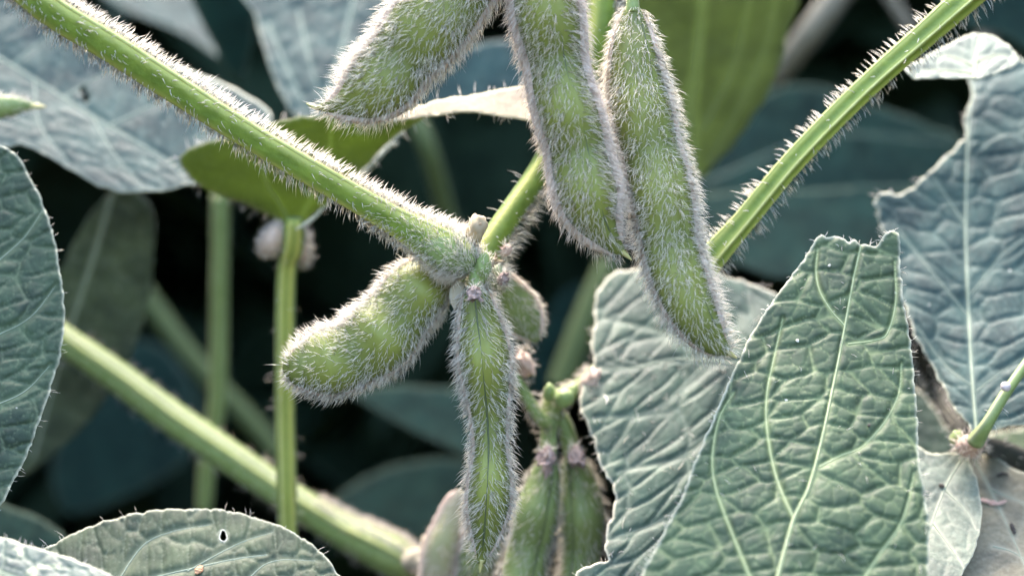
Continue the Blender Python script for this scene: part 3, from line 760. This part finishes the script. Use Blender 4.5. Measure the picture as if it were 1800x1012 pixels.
l13 = leaf('blue green leaf speckled with pale yellow in the bottom left corner', [(-40, 935), (0, 944), (40, 955), (90, 970), (140, 988), (185, 1006), (215, 1030), (230, 1070), (-40, 1070)], .212, (0, .9), 'leaf_speckled', midrib=[(-40, 990), (60, 1030), (120, 1070)],
     step=3.5, quilt=(.3, 40, 24, 3), vmat='vein_dull', mid_r=1.5, group=GL, seed=29, edge_w=6, margin_hair=(14, 8, .6))

# ================================================================ RIGHT LEAVES
l7 = leaf('tall blue puckered leaf with a chewed left edge at the right', [(1700, 142), (1712, 130), (1750, 105), (1780, 100), (1840, 130), (1840, 740), (1770, 752), (1716, 764), (1680, 725), (1640, 645), (1604, 585), (1570, 470), (1556, 415), (1543, 388), (1539, 358), (1549, 338), (1575, 342), (1610, 330), (1633, 302), (1655, 284), (1677, 268), (1697, 245), (1694, 215), (1710, 172)],
     .262, (-.25, .55), 'leaf_blue', midrib=[(1717, 760), (1708, 640), (1700, 480), (1698, 380), (1702, 240), (1714, 120)], veins=[[(1706, 560), (1640, 480), (1560, 380)], [(1704, 520), (1770, 440), (1830, 400)], [(1712, 690), (1780, 640), (1830, 610)], [(1712, 680), (1660, 640), (1610, 570)], [(1700, 400), (1660, 340), (1640, 310)]],
     step=4, smooth=False, quilt=(-.25, 74, 36, 3.7), bulge_fine=.6, wav=(14, 100), vmat='vein_dull', mid_r=2.8, vein_r=.9, group=GL, seed=31, edge_w=4, vein_a=.3, rough_edge=2.5, margin_hair=(24, 9, .6))
leaf('pale folded leaf tip with dark window-like patches at upper right', [(1590, 122), (1612, 110), (1637, 94), (1672, 76), (1704, 63), (1726, 61), (1750, 68), (1768, 80), (1790, 108), (1770, 125), (1715, 140), (1680, 139), (1647, 139), (1620, 141), (1604, 137)], .254, (0, 1.1), 'leaf_pale',
     midrib=[(1712, 138), (1716, 100), (1722, 64)], veins=[[(1714, 118), (1670, 100), (1640, 98)], [(1713, 130), (1660, 125), (1620, 124)], [(1716, 110), (1750, 98), (1775, 100)]], step=3.5, quilt=(-.3, 40, 26, 3.2), vmat='vein', mid_r=2.6, vein_r=1.8, group=GL, seed=32, edge_w=5)
l9 = leaf('blue grey puckered leaf with an eaten left edge behind the right pod tip', [(1085, 478), (1064, 492), (1050, 512), (1045, 540), (1047, 560), (1043, 585), (1040, 612), (1042, 640), (1030, 662), (1020, 690), (1018, 722), (1030, 742), (1040, 765), (1050, 795), (1058, 825), (1078, 852), (1082, 875), (1076, 905), (1066, 935), (1062, 968), (1070, 985),
      (1058, 988), (1035, 996), (1012, 1004), (1004, 1030), (1000, 1070), (1240, 1070), (1330, 900), (1420, 640), (1400, 540), (1365, 518), (1330, 502), (1285, 488), (1240, 482), (1180, 472), (1130, 470)],
     .250, (0, .7), 'leaf_mid', midrib=[(1380, 650), (1300, 640), (1190, 632), (1110, 648), (1050, 650)], veins=[[(1250, 640), (1180, 590), (1060, 560)], [(1330, 640), (1250, 560), (1180, 500)], [(1240, 640), (1150, 720), (1045, 735)], [(1330, 648), (1220, 790), (1085, 830)], [(1300, 760), (1180, 900), (1080, 945)]],
     step=3.5, smooth=False, quilt=(.75, 100, 42, 4.2), bulge_fine=.6, wav=(11, 120), fold=-.06, vmat='vein_dull', mid_r=2.4, vein_r=1.1, group=GL, seed=33, edge_w=5, vein_a=.3, rough_edge=2.2, margin_hair=(22, 9, .6), surf_hair=900, flip=1)
l8 = leaf('large front green leaf with a torn square top and pale midrib', [(1442, 412), (1452, 420), (1466, 417), (1478, 422), (1492, 428), (1500, 424), (1508, 433), (1516, 431), (1530, 434), (1544, 432), (1552, 418), (1562, 408), (1570, 403), (1577, 412), (1581, 435), (1582, 470), (1585, 520), (1592, 560), (1600, 600), (1604, 650), (1610, 700), (1612, 760), (1616, 820), (1626, 880), (1632, 930),
      (1630, 1000), (1628, 1070), (1110, 1070), (1130, 1005), (1160, 950), (1195, 880), (1215, 830), (1240, 765), (1270, 700), (1295, 640), (1325, 580), (1350, 540), (1380, 500), (1405, 468), (1425, 435)],
     .227, (.05, .58), 'leaf_front', midrib=[(1352, 1070), (1368, 1008), (1394, 915), (1420, 860), (1440, 790), (1462, 690), (1482, 590), (1500, 490), (1513, 432)],
     veins=[[(1394, 908), (1375, 868), (1358, 815), (1347, 745), (1348, 690), (1358, 640), (1376, 560)], [(1440, 820), (1480, 800), (1512, 788), (1540, 760), (1562, 730), (1580, 690), (1584, 640)],
            [(1484, 572), (1460, 545), (1440, 510), (1434, 475), (1437, 440)], [(1340, 1050), (1318, 1012), (1296, 960), (1272, 900), (1256, 850), (1252, 800), (1264, 735), (1290, 690)], [(1510, 1030), (1545, 975), (1580, 925), (1596, 880), (1606, 830)],
            [(1490, 605), (1540, 598), (1560, 585), (1574, 530), (1572, 460)]],
     step=3.1, smooth=False, quilt=(.16, 84, 40, 6.2), bulge_fine=.7, wav=(10, 150), fold=-.05, vmat='vein', mid_r=3.3, vein_r=1.5, vein_w=3, group=GL, seed=34, edge_w=5, rough_edge=1.6, margin_hair=(19, 9, .6), surf_hair=3500, thirds=.4)
l17 = leaf('pale teal drooping leaflet under the right joint, left of its twin', [(1600, 808), (1640, 798), (1690, 796), (1706, 815), (1718, 850), (1725, 890), (1722, 935), (1712, 970), (1690, 1010), (1670, 1070), (1600, 1070)], .237, (0, 1.0), 'leaf_pale',
     midrib=[(1695, 800), (1660, 860), (1630, 950), (1620, 1060)], veins=[[(1660, 860), (1700, 900), (1715, 930)], [(1640, 920), (1680, 975), (1695, 1000)]], step=4, quilt=(.4, 40, 26, 2.5), wav=(5, 90), vmat='vein_dull', mid_r=1.4, vein_r=1.3, group=GL, seed=35, edge_w=4)
l18 = leaf('pale leaflet in the bottom right corner carrying dry scraps', [(1690, 800), (1740, 802), (1780, 822), (1840, 870), (1840, 1070), (1640, 1070), (1660, 1010), (1680, 950), (1690, 890), (1690, 840)], .243, (0, 1.1), 'leaf_lit',
     midrib=[(1712, 806), (1760, 900), (1830, 1060)], veins=[[(1745, 960), (1780, 970), (1830, 1000)], [(1740, 860), (1790, 880), (1830, 900)]], step=4.5, quilt=(.2, 60, 26, 2.6), wav=(6, 90), vmat='vein_dull', mid_r=1.4, vein_r=1.2, group=GL, seed=36, edge_w=4)
leaf('small green leaf strip between the right joint and the right edge', [(1735, 765), (1780, 756), (1840, 752), (1840, 806), (1790, 800), (1745, 790)], .275, (0, .8), 'leaf_front', step=5, quilt=(.2, 50, 26, 2), group=GL, seed=37, edge_w=4)
leaf('dusky green leaflet slit between the front leaf and the dark shaded stalk', [(1590, 690), (1620, 690), (1660, 745), (1690, 785), (1660, 800), (1600, 806)], .272, (0, .6), 'leaf_mid', step=5, quilt=(.3, 40, 26, 2), group=GL, seed=38, edge_w=3)

# ================================================================ STALKS IN FOCUS
hpi = math.pi / 2
def joint_hairs(t, o, s0, s1, per, ln, mat='hair_cool', rad=.75):
    t.hairs(o, per, ln, rad, M[mat], s0=s0, s1=s1, along=-.8, out=.8, patch=0)

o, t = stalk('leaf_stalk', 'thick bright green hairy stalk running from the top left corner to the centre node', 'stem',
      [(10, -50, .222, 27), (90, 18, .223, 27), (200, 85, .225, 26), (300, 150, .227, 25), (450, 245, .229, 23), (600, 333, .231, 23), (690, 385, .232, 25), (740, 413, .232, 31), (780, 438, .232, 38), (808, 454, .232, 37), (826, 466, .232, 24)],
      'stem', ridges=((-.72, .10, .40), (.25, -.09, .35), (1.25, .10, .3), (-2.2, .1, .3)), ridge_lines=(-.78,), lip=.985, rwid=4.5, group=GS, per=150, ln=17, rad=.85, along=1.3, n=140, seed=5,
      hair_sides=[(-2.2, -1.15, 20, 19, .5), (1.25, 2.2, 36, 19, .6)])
jt = Tube([(728, 407, .2322, 22), (755, 423, .2322, 33), (783, 440, .2318, 39.5), (806, 453, .2318, 39), (824, 465, .2318, 27), (834, 472, .2318, 10)], n=40, seg=36, bumpy=.06, seed=7)
jt.build('pulvinus', M['stem_pale'], o)
jt.hairs(o, 15, 15, .55, M['hair'], along=-.5, out=.8, patch=.5)
jt.hairs(o, 12, 15, .55, M['hair'], s0=.55, along=-.5, out=.8, patch=.3)
joint_hairs(t, o, .78, .9, 40, 15, 'hair', .6)
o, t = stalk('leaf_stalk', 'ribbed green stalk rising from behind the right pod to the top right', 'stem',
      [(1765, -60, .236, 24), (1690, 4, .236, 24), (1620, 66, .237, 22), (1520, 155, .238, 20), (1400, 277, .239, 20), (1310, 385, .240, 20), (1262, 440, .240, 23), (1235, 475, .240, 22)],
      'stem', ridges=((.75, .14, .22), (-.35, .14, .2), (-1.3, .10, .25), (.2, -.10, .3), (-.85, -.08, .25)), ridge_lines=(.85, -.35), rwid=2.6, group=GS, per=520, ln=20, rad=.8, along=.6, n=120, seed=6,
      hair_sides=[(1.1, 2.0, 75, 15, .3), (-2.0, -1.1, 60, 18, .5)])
o, t = stalk('main_stem', 'short olive main stem rising from the centre node behind the top pods', 'stem',
      [(1058, -50, .246, 26), (1052, 60, .246, 25), (1010, 180, .246, 24), (955, 290, .243, 22), (905, 365, .240, 22), (862, 430, .238, 24), (848, 470, .238, 30), (842, 510, .240, 22)],
      'stem', ridges=((.5, .08, .3),), per=700, ln=16, rad=.7, group=GS, n=100, seed=8, hair_sides=[(-2.3, -.85, 22, 24, -.3)])
# the knobby node belongs to the main stem
lump('node', 846, 474, .231, 18, 32, 'stem_pale', o, 4, .6); fuzz(o, 846, 474, .231, 17, 30, 260, 11, .6)
lump('node', 872, 486, .236, 20, 24, 'pulvinus', o, 5, .5); fuzz(o, 872, 486, .236, 20, 24, 240, 15, .7)
lump('node', 800, 488, .236, 16, 20, 'stem_pale', o, 6, .4); fuzz(o, 800, 488, .236, 16, 20, 160, 14, .7)
petals('stipule', P(864, 464, .232), (.6, -.3, .5), M['flower'], o, 2, 28, 9, K * .229, .5, 4)
petals('stipule', P(806, 496, .233), (-.1, -.1, -1), M['pod_tan'], o, 1, 78, 15, K * .237, .15, 6, start=1.2)

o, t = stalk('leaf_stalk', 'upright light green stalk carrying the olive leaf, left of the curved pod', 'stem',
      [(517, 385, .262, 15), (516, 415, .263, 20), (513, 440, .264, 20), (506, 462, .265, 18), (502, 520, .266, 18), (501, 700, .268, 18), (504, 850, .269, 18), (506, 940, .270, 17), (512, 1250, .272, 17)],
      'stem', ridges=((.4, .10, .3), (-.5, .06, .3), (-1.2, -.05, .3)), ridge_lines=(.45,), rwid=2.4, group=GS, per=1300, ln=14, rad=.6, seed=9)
b = lump('pulvinus', 478, 422, .263, 19, 30, 'suture_pale', o, 12, .15, .5); fuzz(o, 478, 422, .263, 19, 30, 700, 9, .6, 'hair_pink', .5)
b = lump('pulvinus', 527, 432, .268, 12, 30, 'suture_pale', o, 13, .15, -.2); fuzz(o, 529, 432, .268, 15, 32, 400, 11, .7, 'hair', -.2)
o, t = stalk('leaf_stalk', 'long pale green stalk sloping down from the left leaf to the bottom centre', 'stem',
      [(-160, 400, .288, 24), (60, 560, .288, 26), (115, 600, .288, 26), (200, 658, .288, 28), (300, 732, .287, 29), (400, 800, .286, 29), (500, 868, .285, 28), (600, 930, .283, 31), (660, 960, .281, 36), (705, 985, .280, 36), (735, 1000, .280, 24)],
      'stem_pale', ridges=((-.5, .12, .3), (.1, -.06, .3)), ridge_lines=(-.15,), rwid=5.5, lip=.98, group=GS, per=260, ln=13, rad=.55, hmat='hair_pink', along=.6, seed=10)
t.hairs(o, 12, 9, .6, M['hair_pink'], s0=.8, s1=.99, phis=(-2.4, -.3), along=-.3, out=.8)
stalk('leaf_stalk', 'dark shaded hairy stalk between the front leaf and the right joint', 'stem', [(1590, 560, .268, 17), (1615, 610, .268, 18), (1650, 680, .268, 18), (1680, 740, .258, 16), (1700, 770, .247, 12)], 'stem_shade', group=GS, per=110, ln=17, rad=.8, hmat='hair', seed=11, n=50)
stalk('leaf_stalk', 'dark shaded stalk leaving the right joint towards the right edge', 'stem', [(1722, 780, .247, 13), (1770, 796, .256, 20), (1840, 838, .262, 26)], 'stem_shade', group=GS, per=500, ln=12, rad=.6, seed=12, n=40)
o, t = stalk('leaf_stalk', 'pale thin stalk rising from the right joint to the right edge', 'stem', [(1900, 500, .242, 9), (1840, 590, .2395, 9), (1800, 645, .238, 9), (1765, 695, .2365, 9.5), (1735, 745, .2365, 11), (1715, 775, .239, 16)], 'stem_pale', ridges=((.6, .1, .3),), group=GS, per=900, ln=10, rad=.6, seed=13, n=50)
lump('pulvinus', 1708, 782, .242, 26, 21, 'flower_pink', o, 14, .4); fuzz(o, 1708, 782, .242, 25, 20, 260, 12, .6, 'hair_pink')
lump('pulvinus', 1682, 769, .2435, 13, 14, 'stem_pale', o, 15, .3)
tag(lump('insect_egg', 1768, 679, .2345, 9, 9, 'mite', None, 3, .1), 'tiny round pinkish ball stuck on the pale right stalk', 'insect egg')

# ================================================================ PODS
GP = 'hairy green soybean pods'
pod('big broad pod slanting in from the top, left of the other pods', [(915, -160, 0.226, 66), (847, -74, 0.226, 68), (753, 43, 0.226, 68), (709, 98, 0.226, 67), (675, 138, 0.226, 62), (640, 166, 0.226, 50), (606, 182, 0.226, 30), (578, 188, 0.226, 14), (558, 189, 0.226, 5)],
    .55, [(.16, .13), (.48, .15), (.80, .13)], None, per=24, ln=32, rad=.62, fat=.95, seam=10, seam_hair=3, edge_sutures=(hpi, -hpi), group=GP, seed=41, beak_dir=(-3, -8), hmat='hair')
pod('long pod hanging from the top centre, its tip pointing down right', [(948, -90, 0.226, 58), (955, -20, 0.226, 59), (968, 60, 0.226, 58), (985, 150, 0.226, 53), (1009, 235, 0.226, 56), (1023, 300, 0.226, 58), (1040, 365, 0.226, 51), (1056, 400, 0.226, 38), (1077, 428, 0.226, 22), (1098, 446, 0.226, 7)],
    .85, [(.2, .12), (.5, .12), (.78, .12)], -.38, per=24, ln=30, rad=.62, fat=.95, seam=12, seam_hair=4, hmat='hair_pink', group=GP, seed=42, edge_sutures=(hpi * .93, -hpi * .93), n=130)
pod('long slightly curved pod right of the top centre pod, tip lowest', [(1112, 12, 0.232, 14), (1112, 45, 0.232, 30), (1114, 95, 0.231, 44), (1121, 165, 0.231, 52), (1138, 240, 0.23, 54), (1155, 305, 0.229, 54), (1168, 370, 0.228, 53), (1180, 440, 0.227, 52), (1200, 505, 0.226, 46), (1226, 560, 0.225, 41), (1254, 600, 0.225, 28), (1282, 620, 0.225, 8)],
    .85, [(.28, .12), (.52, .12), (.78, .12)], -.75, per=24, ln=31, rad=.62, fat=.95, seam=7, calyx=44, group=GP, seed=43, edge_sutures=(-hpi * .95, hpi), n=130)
pod('plump curved pod with seeds showing, bent out to the left of the node', [(800, 478, 0.237, 24), (775, 486, 0.237, 40), (735, 512, 0.236, 52), (697, 558, 0.235, 61), (655, 602, 0.234, 61), (607, 628, 0.233, 60), (560, 640, 0.232, 52), (526, 645, 0.231, 38), (508, 645, 0.231, 24), (497, 645, 0.231, 8)],
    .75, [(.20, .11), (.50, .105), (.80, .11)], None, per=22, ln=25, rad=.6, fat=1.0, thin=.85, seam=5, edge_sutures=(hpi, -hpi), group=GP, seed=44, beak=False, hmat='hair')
pod('slim pod hanging straight down from the centre node', [(836, 500, .231, 15), (838, 525, .231, 30), (843, 565, .231, 40), (850, 610, .231, 46), (854, 655, .231, 45), (858, 705, .231, 40), (861, 755, .231, 34), (862, 795, .231, 31), (861, 845, .231, 38), (858, 895, .231, 39), (853, 945, .231, 26), (849, 970, .231, 15), (846, 990, .231, 8)],
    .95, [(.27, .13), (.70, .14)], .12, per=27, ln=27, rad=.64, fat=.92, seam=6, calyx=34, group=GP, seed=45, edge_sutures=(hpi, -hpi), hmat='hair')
pod('small flat young pod just right of the centre node', [(872, 478, .246, 12), (888, 505, .247, 28), (908, 540, .248, 38), (925, 568, .248, 34), (938, 590, .248, 18), (944, 600, .248, 6)], .5, [(.5, .3)], None, mat='pod_young', per=34, ln=18, rad=.7,
    edge_sutures=(hpi, -hpi), group=GP, seed=46, beak=False, n=60)
pod('blurred drooping pod low in the centre, left of its neighbour', [(966, 795, .253, 14), (960, 830, .253, 30), (948, 882, .253, 40), (936, 940, .253, 44), (922, 1000, .253, 42), (905, 1080, .253, 30)], .8, [(.35, .15), (.8, .15)], -.5, mat='pod_young', per=60, ln=22, rad=.7, thin=.7,
    calyx=58, group=GP, seed=47, beak=False, n=70)
pod('blurred drooping pod beside the chewed blue grey leaf', [(1008, 792, .256, 14), (1012, 826, .256, 32), (1020, 872, .256, 42), (1024, 930, .256, 42), (1020, 990, .256, 38), (1010, 1080, .256, 26)], .8, [(.4, .15), (.85, .15)], .5, mat='pod_young', per=60, ln=24, rad=.7, thin=.7,
    calyx=58, group=GP, seed=48, beak=False, n=70)
pod('fuzzy tan pod leaning up from the bottom edge beside the slim pod', [(812, 862, .262, 8), (800, 885, .262, 18), (788, 925, .262, 25), (774, 970, .262, 30), (762, 1050, .262, 32)], .7, [(.5, .3)], None, mat='pod_tan', per=90, ln=16, rad=.8, group=GP, seed=49, beak=False, n=60, hmat='hair_pink', edge_sutures=(hpi,))
pod('blurred pale pod behind the tip of the slim pod', [(880, 850, .262, 10), (872, 880, .262, 24), (858, 930, .262, 36), (840, 985, .262, 38), (825, 1060, .262, 34)], .7, [(.5, .3)], None, mat='pod_young', per=34, ln=26, rad=.8, group=GP, seed=50, beak=False, n=60, hmat='hair_pink', edge_sutures=(hpi, -hpi))
pod('pointed cream green pod tip poking in at the left edge', [(-60, 190, .205, 24), (-20, 189, .205, 24), (20, 187, .205, 19), (45, 186, .205, 11), (64, 187, .205, 5)], .6, [(.5, .3)], None, mat='pod_young', per=60, ln=12, rad=.7, group=GP, seed=51, n=40)

# ================================================================ FLOWER REMAINS, LOWER CLUSTER
def withered(label, px, py, d, rx, ry, mat, rot=0, seed=0, n=4, T=(0, -.2, 1), ln=30, fz=60):
    o = lump('withered_flower', px, py, d, rx, ry, mat, None, seed, .45, rot)
    tag(o, label, 'flower', 'withered flowers')
    petals('petal', P(px, py, d), T, M[mat], o, n, ln, ln * .42, K * d, .5, seed)
    if fz: fuzz(o, px, py, d, rx, ry, fz, 10, .6)
    return o
withered('crumpled cream flower remnant on top of the centre node', 838, 402, .231, 19, 26, 'flower', .2, 61, 5, (.1, -.6, .8), 24, 8)
withered('tiny peach dried bud beside the hairy main stem', 890, 441, .236, 9, 12, 'flower_pink', .5, 62, 3, (-.5, -.3, .6), 16)
withered('blurred peach withered flower beside the slim pod', 922, 640, .252, 17, 28, 'flower_pink', -.5, 63, 4, (-.6, -.3, .8), 34)
withered('purplish brown dried sepal tuft right of the node', 884, 490, .233, 10, 12, 'calyx', .3, 64, 4, (.3, -.7, .2), 22)
withered('mauve dried sepal tuft at the top of the slim pod', 834, 508, .2272, 8, 7, 'calyx', .1, 65, 6, (0, -.35, -.9), 34)
withered('mauve dried sepal tuft on top of the lower left blurred pod', 962, 792, .2475, 9, 10, 'calyx', .1, 67, 5, (-.1, -.3, -.9), 40)
withered('mauve dried sepal tuft on top of the lower pod beside the chewed leaf', 1012, 790, .2505, 9, 10, 'calyx', .1, 68, 5, (.1, -.3, -.9), 40)
withered('pale pinkish withered bud at the edge of the chewed leaf', 1035, 672, .254, 15, 26, 'flower_pink', .7, 66, 3, (.5, -.2, .8), 30)

o, t = stalk('pod_cluster_stalk', 'blurred forked green stalk from which the two lower pods hang', 'stem', [(985, 690, .254, 18), (972, 712, .254, 20), (966, 750, .254, 15), (964, 780, .254, 14), (966, 800, .254, 14)], 'stem_pale', group=GS, per=90, ln=13, rad=.7, n=40, seed=14)
Tube([(972, 712, .256, 14), (995, 755, .256, 15), (1008, 812, .256, 14)], n=24, seg=16).build('branch', M['stem_pale'], o)
t2 = Tube([(905, 660, .252, 9), (930, 705, .252, 11), (950, 735, .252, 12), (966, 745, .253, 13)], n=24, seg=16); t2.build('branch', M['stem_pale'], o); t2.hairs(o, 60, 14, .7, M['hair_pink'])
t2 = Tube([(1050, 650, .256, 13), (1015, 682, .255, 14), (985, 700, .254, 17), (960, 722, .254, 14)], n=24, seg=16); t2.build('branch', M['stem_pale'], o); t2.hairs(o, 60, 14, .7, M['hair_pink'])
lump('bud', 992, 700, .250, 17, 18, 'stem_pale', o, 71, .2); lump('bud', 965, 690, .251, 11, 17, 'stem_pale', o, 72, .3)
o, t = stalk('pod_cluster_stalk', 'tan knobby joint where the lower left stalk meets the bottom pods', 'stem', [(722, 985, .272, 22), (745, 985, .270, 24), (770, 1000, .268, 22), (790, 1050, .268, 22)], 'pod_tan', group=GS, per=120, ln=14, rad=.7, hmat='hair_pink', n=40, bumpy=.25, seed=15)
lump('bud', 757, 965, .266, 22, 24, 'flower', o, 73, .4)

# ================================================================ SCRAPS AND MARKS ON LEAVES
GSC = 'dry scraps on leaves'
scrap('pinkish brown dry petal scrap on the pale bottom right leaflet', l18, [(1718, 880), (1735, 884), (1752, 887), (1768, 884)], 4.5, 'scrap_pink', 'scrap', 'petal_scrap')
scrap('dark crumb near the lower right edge of the pale corner leaflet', l18, [(1777, 922), (1780, 932), (1783, 940)], 3.6, 'scrap_dark', 'scrap', 'soil_crumb')
scrap('dark flat crumb near the top of the pale corner leaflet', l18, [(1752, 840), (1762, 836), (1772, 838)], 3.4, 'scrap_dark', 'scrap', 'soil_crumb')
scrap('black crumb on the pale teal drooping leaflet', l17, [(1650, 853), (1655, 855), (1660, 857)], 4, 'scrap_dark', 'scrap', 'soil_crumb')
scrap('orange dry scrap on the holed bottom leaf', l12, [(346, 1012), (351, 1003), (355, 996)], 6.5, 'scrap_orange', 'scrap', 'petal_scrap')
scrap('dark red speck right of the front leaf midrib', l8, [(1523, 750), (1527, 753)], 3.2, 'scrap_dark', 'scrap', 'soil_crumb')
for (a, b, lb) in (((1455, 470), (1458, 473), 'upper'), ((1399, 601), (1403, 605), 'middle'), ((1379, 704), (1384, 705), 'lower')):
    scrap('tiny white husk fleck on the front leaf, ' + {'upper': 'nearest its torn top', 'middle': 'left of the midrib halfway down', 'lower': 'beside the lower left side vein'}[lb], l8, [a, b], 2.6, 'hole_rim', 'scrap', 'husk_fleck')
scrap('fine white husk thread on the chewed blue grey leaf', l9, [(1062, 695), (1067, 705), (1066, 712)], 2.0, 'hole_rim', 'scrap', 'husk_fleck')
